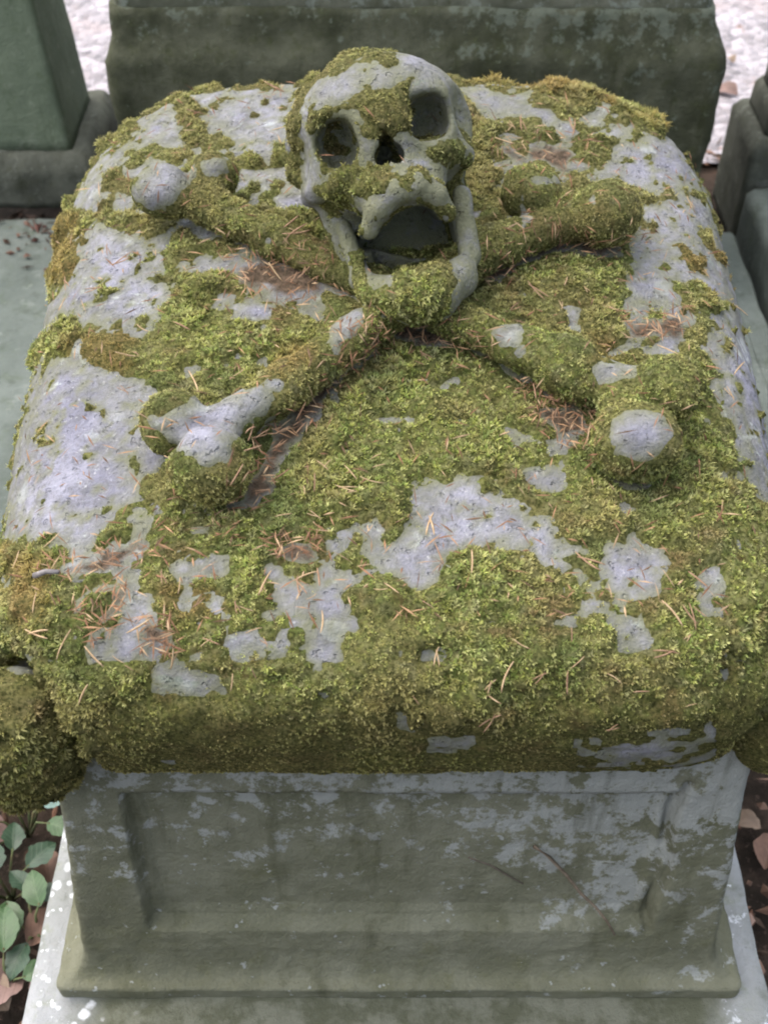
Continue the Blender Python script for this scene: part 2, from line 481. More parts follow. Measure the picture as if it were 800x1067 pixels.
def sd_jaw_l(q):
    d = cap(q, (70, -58, -40), (62, -122, -32), 10.5, 13)                       # right branch stands free, left one is thin and close to the skull
    d = np.minimum(d, cap(q, (-62, -58, -62), (-56, -118, -40), 9, 11))
    for sg in (-1, 1):
        d = smin(d, cap(q, (sg * 58, -120, -36), (sg * 41, -144, -12), 13, 20), 8)
        d = smin(d, cap(q, (sg * 41, -144, -12), (sg * 15, -152, 8), 20, 25), 11)
    d = smin(d, cap(q, (-16, -152, 8), (16, -153, 9), 25, 26), 8)
    d = smin(d, cap(q, (-14, -172, 10), (16, -173, 8), 9, 10), 8)
    d = smax(d, -np.maximum(poly_sd(q[:, 0], q[:, 1], MOUTH) + 5, q[:, 2] - 60), 5)
    return d
sd_skull = lambda P: sd_skull_l(sk_local(P)) * K / 1000
sd_jaw = lambda P: sd_jaw_l(sk_local(P)) * K / 1000
def sd_all(P):
    return np.minimum.reduce([sd_cushion(P), sd_bone_a(P), sd_bone_b(P), sd_skull(P), sd_jaw(P)])

# ------------------------------------------------------------------ where moss, bare stone, soil lie (drawn over the stone as it is seen from the path)
def polys_sd(px, py, L):
    if not L: return np.full(len(px), 1e3)
    return np.minimum.reduce([poly_sd(px, py, p) for p in L])

BARE_CUSHION = [
 [(212,122),(245,95),(312,86),(312,112),(300,150),(245,152),(214,142)],
 [(146,124),(188,112),(182,148),(150,152)], [(92,186),(120,152),(142,138),(148,152),(118,178)],
 [(484,96),(552,92),(558,110),(554,126),(508,122)], [(592,126),(630,114),(622,132)],
 [(612,186),(650,142),(702,138),(734,172),(738,198),(692,206),(664,198),(640,192)],
 [(664,218),(700,205),(746,205),(744,230),(700,254),(688,266),(702,300),(726,330),(700,342),(662,312),(654,272),(668,240)],
 [(746,244),(770,236),(792,330),(830,420),(830,545),(788,520),(756,440),(738,370),(752,330)],
 [(97,228),(150,245),(168,290),(178,305),(152,362),(110,340),(62,330),(42,350),(38,318),(72,290),(82,255)],
 [(30,395),(60,372),(110,388),(160,402),(188,420),(150,440),(160,470),(130,480),(150,520),(112,552),(86,582),(2,562),(8,500)],
 [(440,506),(480,488),(530,520),(576,530),(592,568),(572,590),(545,575),(500,565),(482,580),(440,610),(388,592),(374,550),(402,574),(426,556)],
 [(618,562),(664,556),(698,580),(692,622),(640,628),(622,600)], [(640,646),(668,642),(672,668),(646,672)],
 [(284,592),(318,606),(350,640),(352,672),(330,698),(312,660),(288,640)], [(128,618),(166,614),(160,650),(130,660)], [(95,662),(116,656),(112,690),(96,690)],
 [(172,582),(240,578),(238,606),(180,612)], [(376,540),(398,546),(400,590),(380,582)], [(20,680),(36,684),(30,700),(14,702)],
 [(548,488),(590,486),(586,520),(556,512)], [(590,320),(606,322),(604,346),(592,342)], [(720,592),(752,586),(756,636),(728,640)],
 [(158,690),(240,696),(236,722),(160,722)],
 [(240,268),(330,252),(330,330),(290,322),(250,300)],
 [(415,745),(440,742),(438,756),(418,756)],[(452,770),(495,768),(492,782),(450,784)],
]
THIN = [[(70,200),(150,110),(310,85),(310,330),(270,330),(240,280),(120,240)], [(510,110),(640,120),(650,180),(600,190),(520,190)], [(640,200),(760,200),(790,330),(700,370),(640,330)], [(20,400),(160,400),(180,520),(120,590),(20,560)], [(60,580),(360,560),(370,690),(100,690)]]
BARE_FAINT = [[(595,770),(745,748),(748,800),(600,806)], [(595,560),(640,640),(560,650)], [(96,228),(60,180),(140,190)]]
BARE_BONE = [[(158,436),(210,412),(282,402),(284,436),(246,452),(242,484),(204,486),(182,470)], [(340,340),(376,310),(374,350),(350,366)],
 [(142,204),(158,162),(192,158),(204,176),(192,196),(180,214),(156,222)], [(208,166),(236,166),(240,180),(214,182)],
 [(632,448),(648,424),(690,428),(702,456),(672,482),(640,474)], [(614,378),(666,370),(662,392),(624,398)], [(552,186),(585,180),(590,192),(560,196)],
 [(515,345),(540,340),(540,356),(520,360)], [(400,330),(450,322),(440,334)]]
MOSS_SKULL = [[(332,80),(338,56),(380,46),(414,54),(405,66),(372,66),(350,80)], [(316,108),(334,112),(380,88),(428,80),(428,128),(402,134),(378,122),(340,122),(326,146),(318,150)],
 [(298,120),(312,90),(330,70),(320,110),(312,150),(310,190),(298,180)],
 [(424,146),(452,146),(482,150),(476,168),(440,170),(428,166)], [(372,178),(396,172),(420,182),(398,206),(382,222),(368,202)],
 [(334,186),(360,176),(368,204),(352,220),(336,212)],
 [(362,262),(392,258),(410,266),(430,272),(466,264),(478,290),(470,324),(446,340),(404,332),(366,310)],
 [(322,160),(334,146),(346,176),(336,186)]]
BARE_CHIN = [[(383,282),(392,274),(408,276),(406,296),(390,298)]]
SOIL = [[(500,262),(560,240),(655,250),(650,268),(560,274),(520,300),(498,296)], [(362,345),(420,330),(480,340),(500,360),(440,362),(400,362),(372,378)],
 [(372,378),(330,440),(300,480),(268,540),(236,532),(276,460),(330,392),(365,352)], [(545,408),(600,420),(622,440),(618,468),(578,462),(556,440)],
 [(240,272),(332,262),(345,308),(300,318),(250,300)], [(60,590),(130,566),(170,556),(160,576),(90,604)], [(280,566),(330,560),(326,580),(290,584)],
 [(150,650),(186,650),(182,680),(152,676)], [(90,640),(130,610),(128,650),(100,670)], [(520,150),(600,150),(600,176),(530,180)], [(650,330),(710,330),(705,352),(660,356)]]
ORANGE = [[(265,60),(310,64),(312,92),(268,92)], [(480,66),(560,64),(660,110),(700,120),(690,140),(600,104),(480,92)], [(40,225),(80,215),(110,260),(76,300),(44,300)],
 [(60,345),(140,330),(150,400),(60,400)], [(265,385),(300,355),(345,350),(330,380),(290,410)], [(0,560),(60,570),(60,660),(0,660)], [(610,345),(640,340),(640,380),(610,380)],
 [(690,250),(790,250),(790,330),(730,320)], [(160,610),(230,600),(250,640),(180,660)]]

def moss_field(P, host):
    px, py = project(P)
    nz = fbm(P, 34, 3) * 15 + fbm(P, 105, 9) * 11
    clump = (fbm(P, 85, 13) - .36) * 45; speck = (fbm(P, 42, 15, 4) + .40) * 45
    soil = -polys_sd(px, py, SOIL) + fbm(P, 50, 21) * 18 - 3
    if host == 'cushion':
        sd = polys_sd(px, py, BARE_CUSHION) + nz
        sd = np.where(sd > -45, np.maximum(sd, clump), sd); dry = np.clip(1 - polys_sd(px, py, THIN) / 20, 0, 1); sd = np.minimum(sd, np.where(py < 690, speck, speck + 9) + 1 - dry * 13)
        ft = -polys_sd(px, py, BARE_FAINT)
        sd = np.where(ft > 0, np.minimum(sd, nz * 1.4 + 1), sd)
        sd = np.minimum(sd, -soil + 2)
        q = to_cushion(P); sd = np.where(q[:, 2] < -.085, -20, sd)
        nb = np.minimum(sd_bone_a(P), sd_bone_b(P)) * 1000 + fbm(P, 40, 23) * 9
        soil = np.maximum(soil, np.clip(7 - nb, -50, 14)); sd = np.minimum(sd, nb * .8 - 5)
        gr = np.minimum.reduce([ell(q, (kx, ks, kn), (kr * .9, kr * .95, kr * 1.35)) for kx, ks, kn, kr in KNOB]) * 1000
        sd = np.where((gr > 0) & (gr < 24), np.minimum(sd, 2), sd)
        sd = np.where(P[:, 0] > .33, np.where(py < 520, sd, sd), sd)
    elif host == 'bone':
        sd = np.minimum(polys_sd(px, py, BARE_BONE) + nz * .7, speck + 5)
    elif host == 'jaw':
        sd = np.minimum(-polys_sd(px, py, MOSS_SKULL), polys_sd(px, py, BARE_CHIN)) + nz * .5 - 1
        soil = soil * 0 - 50; q = sk_local(P); sd = np.where((q[:, 2] < -6) & (np.abs(q[:, 0]) < 50), -20, sd)
    else:
        sd = -polys_sd(px, py, MOSS_SKULL) + nz * .6 - 1
        q = sk_local(P); back = q[:, 2] < -120
        thin = (fbm(P, 60, 33) - .12) * 40 - np.maximum(0, 12 - (py - 120) * .5) - np.maximum(0, (338 - px)) * .8
        sd = np.where(back, nz * 2, np.maximum(sd + nz * .5, np.minimum(thin, 3))); soil = soil * 0 - 50
        sd = np.where((np.abs(q[:, 0]) < 52) & (q[:, 1] < -48) & (q[:, 2] < -25), -20, sd)
    return sd, soil, px, py

GREENS = np.array([(.285, .305, .085), (.210, .255, .072), (.370, .375, .150), (.265, .255, .092)])
def moss_color(P, px, py, n, rnd):
    i = RNG.integers(0, 4, n)
    c = GREENS[i] * (1 + rnd * RNG.uniform(-.35, .5, (n, 1)))
    def over(c, f, col, k): f = (np.clip(f, 0, 1) * k)[:, None]; return c * (1 - f) + np.array(col) * f
    c = over(c, fbm(P, 15, 5) * 2.4 + .30, (.360, .310, .130), .60)                  # yellowed
    c = over(c, fbm(P, 21, 45) * 3.0 - .45, (.130, .175, .060), .60)                 # deep green
    c = over(c, fbm(P, 38, 41) * 3.0 - .75, (.245, .170, .085), .70)                 # brown dead shoots
    c = over(c, vnoise(P, 130, 43) * 2 - .8, (.30, .29, .17), .60)                   # pale dry tips
    c = over(c, (330 - py) / 260 + fbm(P, 30, 47) * .6, (.225, .190, .085), .55)     # the back is drier
    c = over(c, (-polys_sd(px, py, ORANGE) + fbm(P, 40, 31) * 16) / 14, (.300, .205, .075), .65)
    c = over(c, ((py - 695) / 60 + fbm(P, 30, 49) * .8) * np.where(px > 98, 1, .45), (.190, .158, .055), .60)      # old brown moss on the lip
    return c

def grow_moss(name_parent, V, Q, host, density, size=1.):
    N = vnormals(V, Q)
    sd, soil, px, py = moss_field(V, host)
    lump = np.abs(vnoise(V, 24, 61)) * 1.1 + np.abs(vnoise(V, 52, 62)) * .75 + .1; fine = vnoise(V, 190, 71)
    hgt = np.clip(sd / 16, -.2, 1) ** 1 * (.0020 + .0088 * np.clip(lump, 0, 1.3)) * size + np.clip(sd / 11, 0, 1) * fine * .0012
    if host == 'cushion': hgt = hgt * (1 - .75 * np.clip((py - 735) / 50, 0, 1) * (px > 98))        # only a thin old film under the lip
    P = V + N * hgt[:, None]
    keep = (sd[Q] > -1.5).any(1)
    used = np.unique(Q[keep]); mp = np.full(len(V), -1); mp[used] = np.arange(len(used))
    bedV, bedQ = P[used], mp[Q[keep]]
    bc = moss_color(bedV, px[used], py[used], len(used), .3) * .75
    # leafy shoots
    qk = Q[(sd[Q] > -11).all(1)]
    if not len(qk): return None
    A = np.linalg.norm(np.cross(V[qk[:, 2]] - V[qk[:, 0]], V[qk[:, 3]] - V[qk[:, 1]]), axis=1) / 2
    n = int(A.sum() * density)
    f = qk[RNG.choice(len(qk), n, p=A / A.sum())]
    a, b = RNG.random((n, 1)), RNG.random((n, 1))
    bil = lambda X: (X[f[:, 0]] * (1 - a) + X[f[:, 1]] * a) * (1 - b) + (X[f[:, 3]] * (1 - a) + X[f[:, 2]] * a) * b
    tp, tn = bil(V + N * np.maximum(hgt, 0)[:, None]), bil(N); ts = bil(sd[:, None])[:, 0]
    ok = RNG.random(n) < np.clip((ts + 11) / 20, 0, 1) ** 1.7
    tp, tn, ts = tp[ok], tn[ok], ts[ok]; n = len(tp)
    tpx, tpy = project(tp)
    col = moss_color(tp, tpx, tpy, n, 1.)
    NB = 6
    big = np.clip(.60 + ts / 26, .35, 1) * RNG.uniform(.65, 1.35, n) * np.clip(1 + .8 * fbm(tp, 18, 81), .45, 1.9) * (.6 + .4 * size)
    orange = np.clip(-polys_sd(tpx, tpy, ORANGE[:2]) / 6, 0, 1); big = big * (1 + 1.2 * orange)
    tp = np.repeat(tp, NB, 0); tn = np.repeat(tn, NB, 0); big = np.repeat(big, NB); col = np.repeat(col, NB, 0)
    m = len(tp)
    rv = RNG.normal(size=(m, 3)); tang = rv - tn * (rv * tn).sum(1, keepdims=True); tang /= np.linalg.norm(tang, axis=1, keepdims=True)
    spread = RNG.uniform(.25, 1.15, (m, 1))
    d = tn + tang * spread; d /= np.linalg.norm(d, axis=1, keepdims=True)
    side = np.cross(d, tn + rv * .2); side /= np.maximum(np.linalg.norm(side, axis=1, keepdims=True), 1e-6)
    ln = (.0038 * big * (1 - .45 * np.clip((np.repeat(tpy, NB) - 720) / 50, 0, 1) * (np.repeat(tpx, NB) > 98)) * RNG.uniform(.7, 1.25, m))[:, None]; wd = (.00064 * (.6 + .4 * big))[:, None]
    root = tp - tn * .001
    mid = root + d * ln * .5
    tip = root + d * ln * .95 + tang * ln * .22
    BV = np.stack([root, mid - side * wd, tip, mid + side * wd], 1).reshape(-1, 3)
    BQ = np.arange(m * 4).reshape(-1, 4)
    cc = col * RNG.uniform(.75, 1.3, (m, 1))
    BC = np.stack([cc * .55, cc, cc * 1.75, cc], 1).reshape(-1, 3)  # stem-dark roots, pale young tips; tips brightened further to paint in light sparkle
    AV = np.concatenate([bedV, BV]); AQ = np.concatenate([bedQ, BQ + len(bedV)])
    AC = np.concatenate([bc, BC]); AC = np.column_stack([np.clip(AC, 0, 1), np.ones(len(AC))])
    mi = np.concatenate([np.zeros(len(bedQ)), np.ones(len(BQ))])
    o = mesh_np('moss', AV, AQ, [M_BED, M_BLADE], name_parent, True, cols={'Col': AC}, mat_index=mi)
    tag(o, kind='stuff')
    return o

TOMB = empty('skull_tomb', (0, 0, 0), 0, 'mossy stone tomb topped by a carved skull over crossed bones', 'tomb')

def carve(name, fn, lo, hi, res, host, parent, amp=.0016, density=42000, size=1., newton=True):
    V, Q = surface_nets(fn, lo, hi, res)
    if newton:
        e = 5e-4
        g = np.stack([(fn(V + np.eye(3)[k] * e) - fn(V - np.eye(3)[k] * e)) / (2 * e) for k in range(3)], -1)
        V = V - g * np.clip(fn(V), -res, res)[:, None] * .7
    N = vnormals(V, Q)
    V = V + N * (fbm(V, 22, 7) * amp + vnoise(V, 110, 8) * amp * .4)[:, None]
    sd, soil, px, py = moss_field(V, host)
    algae = np.clip(1 - np.maximum(-sd, 0) / 28, 0, 1) ** 1.2 * .95
    if host in ('skull', 'jaw'):      # a thin green film all over the right side of the head
        algae = np.maximum(algae, np.clip(.95 + fbm(V, 18, 91) * .6 + np.maximum((px - 430) / 100, 0) + np.clip((py - 110) / 80, -.7, .4) - np.clip((345 - px) / 18, 0, 1), 0, .95))
        pit = np.clip(1 + sd_skull_pit(V) / 8, 0, 1); algae = np.maximum(algae, pit * .9); algae = np.maximum(algae, pit)  # sockets and mouth: algae tint that also paints in their shade
    if host == 'cushion':
        algae = np.maximum(algae, np.clip(fbm(V, 12, 95) * 1.2 - .15, 0, .7))
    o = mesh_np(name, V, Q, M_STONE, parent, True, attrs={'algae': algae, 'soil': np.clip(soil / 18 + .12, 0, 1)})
    grow_moss(o, V, Q, host, density, size)
    return o, V, Q
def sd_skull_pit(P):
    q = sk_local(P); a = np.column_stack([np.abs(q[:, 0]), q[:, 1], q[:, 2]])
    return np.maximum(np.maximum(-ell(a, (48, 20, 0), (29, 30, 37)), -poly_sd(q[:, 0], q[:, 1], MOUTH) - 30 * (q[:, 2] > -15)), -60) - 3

lo = np.array([-.44, .52, H - 1.02]); hi = np.array([.45, 1.54, H - .62])
carve('cushion', sd_cushion, lo, hi, .0048, 'cushion', TOMB, .0030, 72000)
for B, fn in ((BONE_A, sd_bone_a), (BONE_B, sd_bone_b)):
    pts = np.array([p for p, r in B['k3'] + B['s3']])
    carve('crossed_bone', fn, pts.min(0) - .06, pts.max(0) + .06, .0036, 'bone', TOMB, .0030, 70000, .34)
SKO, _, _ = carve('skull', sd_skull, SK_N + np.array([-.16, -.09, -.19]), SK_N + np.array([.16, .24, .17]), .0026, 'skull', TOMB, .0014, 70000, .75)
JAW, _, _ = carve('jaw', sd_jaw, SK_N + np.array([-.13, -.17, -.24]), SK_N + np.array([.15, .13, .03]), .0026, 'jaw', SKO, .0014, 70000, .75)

# base with a sunk panel on its front, on a broad plinth
BX = .0165
def base():
    lv = [(H - 1.352, BX - .384, BX + .384, .572, 1.50), (H - 1.326, BX - .384, BX + .384, .570, 1.50)]
    for k in range(9):
        t = k / 8; c = 1 - math.cos(t * math.pi / 2); sn = math.sin(t * math.pi / 2)
        w = .379 - .030 * sn; y = .577 + .016 * sn
        lv.append((H - 1.323 + .052 * c, BX - w, BX + w, y, 1.494 - .012 * sn))
    lv += [(H - 1.0, BX - .331, BX + .331, .624, 1.47), (H - .965, BX - .331, BX + .331, .626, 1.47), (H - .93, BX - .331, BX + .331, .628, 1.47)]
    V, Q = loft(lv, .008, 210, .0045)
    # sink the panel
    fr = V[:, 1] < .64
    x = V[:, 0] - BX; z = V[:, 2] - H
    dx = .272 - np.abs(x); dz = np.minimum(z + 1.236, -1.005 - z)
    d = np.minimum(dx, dz) + fbm(V, 30, 3) * .0012
    s1 = np.clip(d / .006, 0, 1); s2 = np.clip((d - .013) / .006, 0, 1)
    V[:, 1] += np.where(fr, (s1 * s1 * (3 - 2 * s1)) * .015 + s2 * s2 * (3 - 2 * s2) * .004, 0)
    V[:, 1] += np.where(fr & (z > -1.24) & (z < -.99), .010 * np.exp(-((x - .270 + .004 * np.sin(z * 40)) / .0035) ** 2), 0)      # open crack along one side of the panel
    sl = np.clip((V[:, 2] - (H - 1.0)) / .05, 0, 1)      # upper edge follows the tilted cushion
    V[:, 2] += sl * (V[:, 1] - .62) * math.tan(ALPHA)
    V = rough(V, Q, .0022, 26, 5); V = rough(V, Q, .0009, 120, 9)
    return mesh_np('base', V, Q, M_BASE, TOMB)
base()
V, Q = loft([(H - 1.56, BX - .424, BX + .424, .47, 1.62), (H - 1.36, BX - .422, BX + .422, .472, 1.618), (H - 1.35, BX - .418, BX + .418, .476, 1.61)], .012, 90, .012)
mesh_np('plinth', rough(rough(V, Q, .003, 16, 2), Q, .001, 110, 3), Q, M_PLINTH, TOMB)

# ------------------------------------------------------------------ setting
def sheet(name, x0, x1, y0, y1, z, m, nx=60, ny=60, amp=.02, sc=3.):
    X, Y = np.meshgrid(np.linspace(x0, x1, nx), np.linspace(y0, y1, ny), indexing='ij')
    V = np.column_stack([X.ravel(), Y.ravel(), np.full(X.size, z)])
    V[:, 2] += fbm(V, sc, 4) * amp
    i = np.arange(nx * ny).reshape(nx, ny)
    Q = np.stack([i[:-1, :-1], i[1:, :-1], i[1:, 1:], i[:-1, 1:]], -1).reshape(-1, 4)
    return tag(mesh_np(name, V, Q, m), kind='structure')
sheet('ground', -40, 40, -30, 60, -.012, M_SOIL, 240, 240, .012, 2)
sheet('gravel_path', -9, 9, 2.72, 5.6, .006, M_GRAVEL, 160, 60, .008, 3)

def block(name, lv, m, parent, r=.012, n=40, step=.02, amp=.003, sc=14, seed=0):
    V, Q = loft(lv, r, n, step)
    V = rough(rough(V, Q, amp, sc, seed), Q, amp * .35, sc * 5, seed + 3)
    return mesh_np(name, V, Q, m, parent)

# tomb block behind
t = empty('block_tomb', (0, 0, 0), 0, 'big dark stone block tomb behind the skull, stained with black moss', 'tomb')
block('foot', [(-.1, -.478, .588, 2.00, 2.62), (.585, -.480, .590, 1.995, 2.62), (.600, -.477, .586, 1.999, 2.615), (.63, -.468, .572, 2.012, 2.60), (.672, -.462, .562, 2.022, 2.60)], M_BACK, t, .02, 90, .012, .008, 13, 1)
block('body', [(.66, -.458, .556, 2.03, 2.59), (1.02, -.45, .55, 2.04, 2.585), (1.05, -.44, .54, 2.05, 2.575)], M_BACK2, t, .02, 90, .015, .006, 12, 7)

t = empty('pillar_monument', (0, 0, 0), 0, 'green stained square stone pillar standing beyond the pale ledger slab', 'monument')
block('foot', [(.13, -1.00, -.612, 2.30, 2.64), (.215, -1.00, -.615, 2.302, 2.64), (.245, -.98, -.635, 2.32, 2.62)], M_DARK, t, .012, 40, .015, .007, 16, 2)
block('shaft', [(.24, -.965, -.660, 2.335, 2.58), (1.6, -.87, -.755, 2.40, 2.52), (1.66, -.82, -.805, 2.45, 2.47)], M_LEFT, t, .012, 40, .03, .004, 8, 3)

t = empty('headstone', (0, 0, 0), 0, 'dark upright headstone on stepped base beyond the narrow pale slab', 'headstone')
block('step', [(.02, .776, 1.45, 2.33, 2.55), (.245, .776, 1.45, 2.332, 2.55), (.265, .788, 1.44, 2.346, 2.535)], M_DARK, t, .014, 40, .02, .003, 14, 4)
block('step', [(.26, .805, 1.43, 2.36, 2.525), (.315, .807, 1.43, 2.362, 2.52), (.33, .816, 1.42, 2.372, 2.51)], M_DARK, t, .01, 40, .02, .003, 14, 5)
block('slab', [(.325, .818, 1.41, 2.38, 2.505), (1.1, .845, 1.385, 2.385, 2.50), (1.14, .865, 1.36, 2.395, 2.49)], M_DARK, t, .012, 40, .03, .003, 10, 6)

o = block('ledger_slab', [(-.05, -1.35, -.452, 1.05, 2.24), (.13, -1.35, -.452, 1.05, 2.24), (.145, -1.34, -.462, 1.06, 2.23)], M_LEDGER, None, .012, 60, .02, .004, 10, 8)
tag(o, 'pale green grey ledger slab lying left of the skull tomb', 'grave slab')
o = block('ledger_slab', [(-.05, .775, 1.5, 1.15, 2.31), (.16, .775, 1.5, 1.15, 2.31), (.175, .785, 1.49, 1.16, 2.30)], M_LEDGER, None, .012, 60, .02, .004, 10, 9)
tag(o, 'pale slab lying right of the skull tomb below the dark headstone', 'grave slab')
o = block('kerb_stone', [(-.05, .655, .755, 1.3, 2.26), (.09, .655, .755, 1.3, 2.26), (.10, .663, .747, 1.31, 2.25)], M_LEDGER, None, .01, 40, .02, .004, 12, 10)
tag(o, 'narrow pale kerb stone beside the dark gap right of the tomb', 'kerb')

# ------------------------------------------------------------------ fallen needles
def needle_mesh(name, L, w, bend, m, fork=False):
    bm = bmesh.new()
    def strand(p0, ang, L, bend):
        k = 6; pr = None
        for i in range(k + 1):
            t = i / k - .5; a = ang + bend * t
            x = p0[0] + L * t * math.cos(ang) - bend * L * (t * t) * math.sin(ang) * .5
            y = p0[1] + L * t * math.sin(ang) + bend * L * (t * t) * math.cos(ang) * .5
            r = w * (1 - .6 * abs(2 * t) ** 3) / 2
            z = p0[2] + .18 * L * abs(bend) * t * t
            c = Vector((x, y, z)); nx = Vector((-math.sin(a), math.cos(a), 0))
            ring = [bm.verts.new(c + nx * r), bm.verts.new(c + Vector((0, 0, r))), bm.verts.new(c - nx * r), bm.verts.new(c - Vector((0, 0, r * .7)))]
            if pr:
                for j in range(4): bm.faces.new((pr[j], pr[(j + 1) % 4], ring[(j + 1) % 4], ring[j]))
            else: bm.faces.new(ring)
            pr = ring
        bm.faces.new(pr[::-1])
    strand((0, 0, 0), 0, L, bend)
    if fork: strand((L * .05, L * .14, .0005), .45, L * .85, -bend)
    bmesh.ops.recalc_face_normals(bm, faces=bm.faces)
    me = bpy.data.meshes.new(name); bm.to_mesh(me); bm.free(); me.materials.append(m)
    for p in me.polygons: p.use_smooth = True
    return me
M_ND = [mat_plain('tan_needle', (.35, .235, .13), (.45, .33, .20), 200), mat_plain('rust_needle', (.22, .13, .08), (.31, .20, .125), 200), mat_plain('brown_needle', (.16, .09, .055), (.25, .15, .09), 200)]
NEEDLES = [needle_mesh('needle', .025, .0019, .22, M_ND[0]), needle_mesh('needle', .029, .0020, .5, M_ND[0]), needle_mesh('needle', .023, .0019, .15, M_ND[1]),
           needle_mesh('needle', .031, .0019, .35, M_ND[1], True), needle_mesh('needle', .021, .0020, .2, M_ND[2]), needle_mesh('needle', .028, .0020, .3, M_ND[0], True)]
ZONES = [
 (26, [(90,590),(330,590),(330,700),(90,720)], 'dry needle fallen on the front left moss of the cushion'),
 (26, [(420,590),(760,590),(740,760),(420,740)], 'dry needle fallen on the front right moss of the cushion'),
 (24, [(300,470),(470,440),(460,620),(330,660),(290,560)], 'dry needle fallen on moss in the middle between the two lower bone ends'),
 (18, [(240,450),(330,400),(340,450),(290,540),(230,545)], 'rusty needle fallen in the hollow along the lower left bone'),
 (18, [(548,408),(622,430),(620,475),(560,455)], 'rusty needle in the litter hollow left of the lower right bone end'),
 (14, [(510,250),(650,250),(650,330),(520,340)], 'dry needle fallen between the two bones right of the jaw'),
 (14, [(640,200),(760,230),(770,420),(700,420),(660,300)], 'dry needle fallen on the right edge of the cushion'),
 (14, [(510,130),(640,130),(620,180),(520,190)], 'dry needle fallen behind the upper right bone end'),
 (16, [(60,230),(240,300),(330,330),(250,420),(80,420)], 'dry needle fallen on yellow moss between the two left bone ends'),
 (10, [(160,80),(300,80),(300,160),(170,160)], 'dry needle fallen on the back left corner of the cushion'),
 (12, [(250,250),(330,230),(345,310),(260,320)], 'dry needle lying between the upper left bone and the skull'),
 (8, [(10,560),(90,560),(90,680),(10,690)], 'dry needle fallen on the left front corner moss'),
 (14, [(370,350),(480,345),(500,380),(380,400)], 'rusty needle fallen just below the chin'),
]
def normal_at(P, fn):
    e = 8e-4
    g = np.stack([fn(P + np.eye(3)[k] * e) - fn(P - np.eye(3)[k] * e) for k in range(3)], -1)
    return g / np.maximum(np.linalg.norm(g, axis=1, keepdims=True), 1e-9)
def in_poly(poly, n):
    p = np.array(poly); lo, hi = p.min(0), p.max(0); out = np.zeros((0, 2))
    while len(out) < n:
        q = RNG.uniform(lo, hi, (n * 4, 2)); out = np.concatenate([out, q[poly_sd(q[:, 0], q[:, 1], poly) < 0]])
    return out[:n]
def lay(q, lift, thin=False):
    P = march(q[:, 0], q[:, 1], sd_all)
    if thin:       # few stay on the steep face of the skull
        ok = (np.minimum(sd_skull(P), sd_jaw(P)) > .004) | (RNG.random(len(P)) < .10); P = P[ok]
    N = normal_at(P, sd_all)
    return P + N * lift, N
def frame(n, tilt=.25):
    n = Vector(n) + Vector(RNG.normal(size=3) * tilt); n.normalize()
    a = Vector(RNG.normal(size=3)); a = (a - n * a.dot(n)).normalized()
    return Matrix((a, n.cross(a), n)).transposed()
nproto = None
for cnt, poly, label in ZONES:
    q = in_poly(poly, cnt); P, N = lay(q, .0135)
    rust = 'rusty' in label
    for k in range(cnt):
        me = NEEDLES[random.choice((2, 3, 4, 2)) if rust else random.choice((0, 0, 1, 2, 3, 5))]
        s = random.choice((.4, .5, .6, .75, .95))
        o = bpy.data.objects.new('pine_needle', me) if nproto is None else nproto.copy()
        o.data = me; COL.objects.link(o); nproto = nproto or o
        o.matrix_world = Matrix.Translation(P[k]) @ (frame(N[k]).to_4x4()) @ Matrix.Diagonal((s, s, s * .9, 1))
        tag(o, label, 'pine needle', 'dry needles fallen on the tomb')
# dense litter in the hollows: nobody could count it
def litter(name, P, N, L, W, colors, label, tilt=.5):
    n = len(P)
    rv = RNG.normal(size=(n, 3)); N = N + RNG.normal(size=(n, 3)) * tilt; N /= np.linalg.norm(N, axis=1, keepdims=True)
    a = rv - N * (rv * N).sum(1, keepdims=True); a /= np.linalg.norm(a, axis=1, keepdims=True); b = np.cross(N, a)
    l = RNG.uniform(*L, (n, 1)); w = RNG.uniform(*W, (n, 1))
    V = np.stack([P - a * l / 2, P + b * w / 2 + N * l * .04, P + a * l / 2, P - b * w / 2 + N * l * .04, P + N * w * .6], 1).reshape(-1, 3)
    i = np.arange(n)[:, None] * 5
    T = np.concatenate([i + np.array([[0, 3, 4]]), i + np.array([[3, 2, 4]]), i + np.array([[2, 1, 4]]), i + np.array([[1, 0, 4]]), i + np.array([[0, 1, 3]]), i + np.array([[1, 2, 3]])])
    c = np.array(colors)[RNG.integers(0, len(colors), n)] * RNG.uniform(.7, 1.25, (n, 1))
    C = np.column_stack([np.repeat(c, 5, 0), np.ones(n * 5)])
    o = mesh_np(name, V, T, mat_leafy(name, trans=.05, rough=.8, spec=.15), None, False, cols={'Col': C})
    return tag(o, label, 'litter', kind='stuff')
def big(p): a = np.array(p); c = a.mean(0); return [tuple(c + (v - c) * 1.35) for v in a]
qs = np.concatenate([in_poly(big(p), 150 if k < 5 else 60) for k, p in enumerate(SOIL)] + [in_poly([(20,240),(740,200),(790,640),(20,660)], 900), in_poly([(160,90),(700,110),(740,220),(80,220)], 260)])
P, N = lay(qs, .0045, True)
litter('needle_litter', P + N * RNG.uniform(0, .008, (len(P), 1)), N, (.007, .022), (.0009, .0020), [(.24, .13, .075), (.18, .095, .055), (.30, .18, .10), (.13, .08, .05), (.36, .25, .15)], 'rusty needle litter lying in the hollows around the bones', .35)

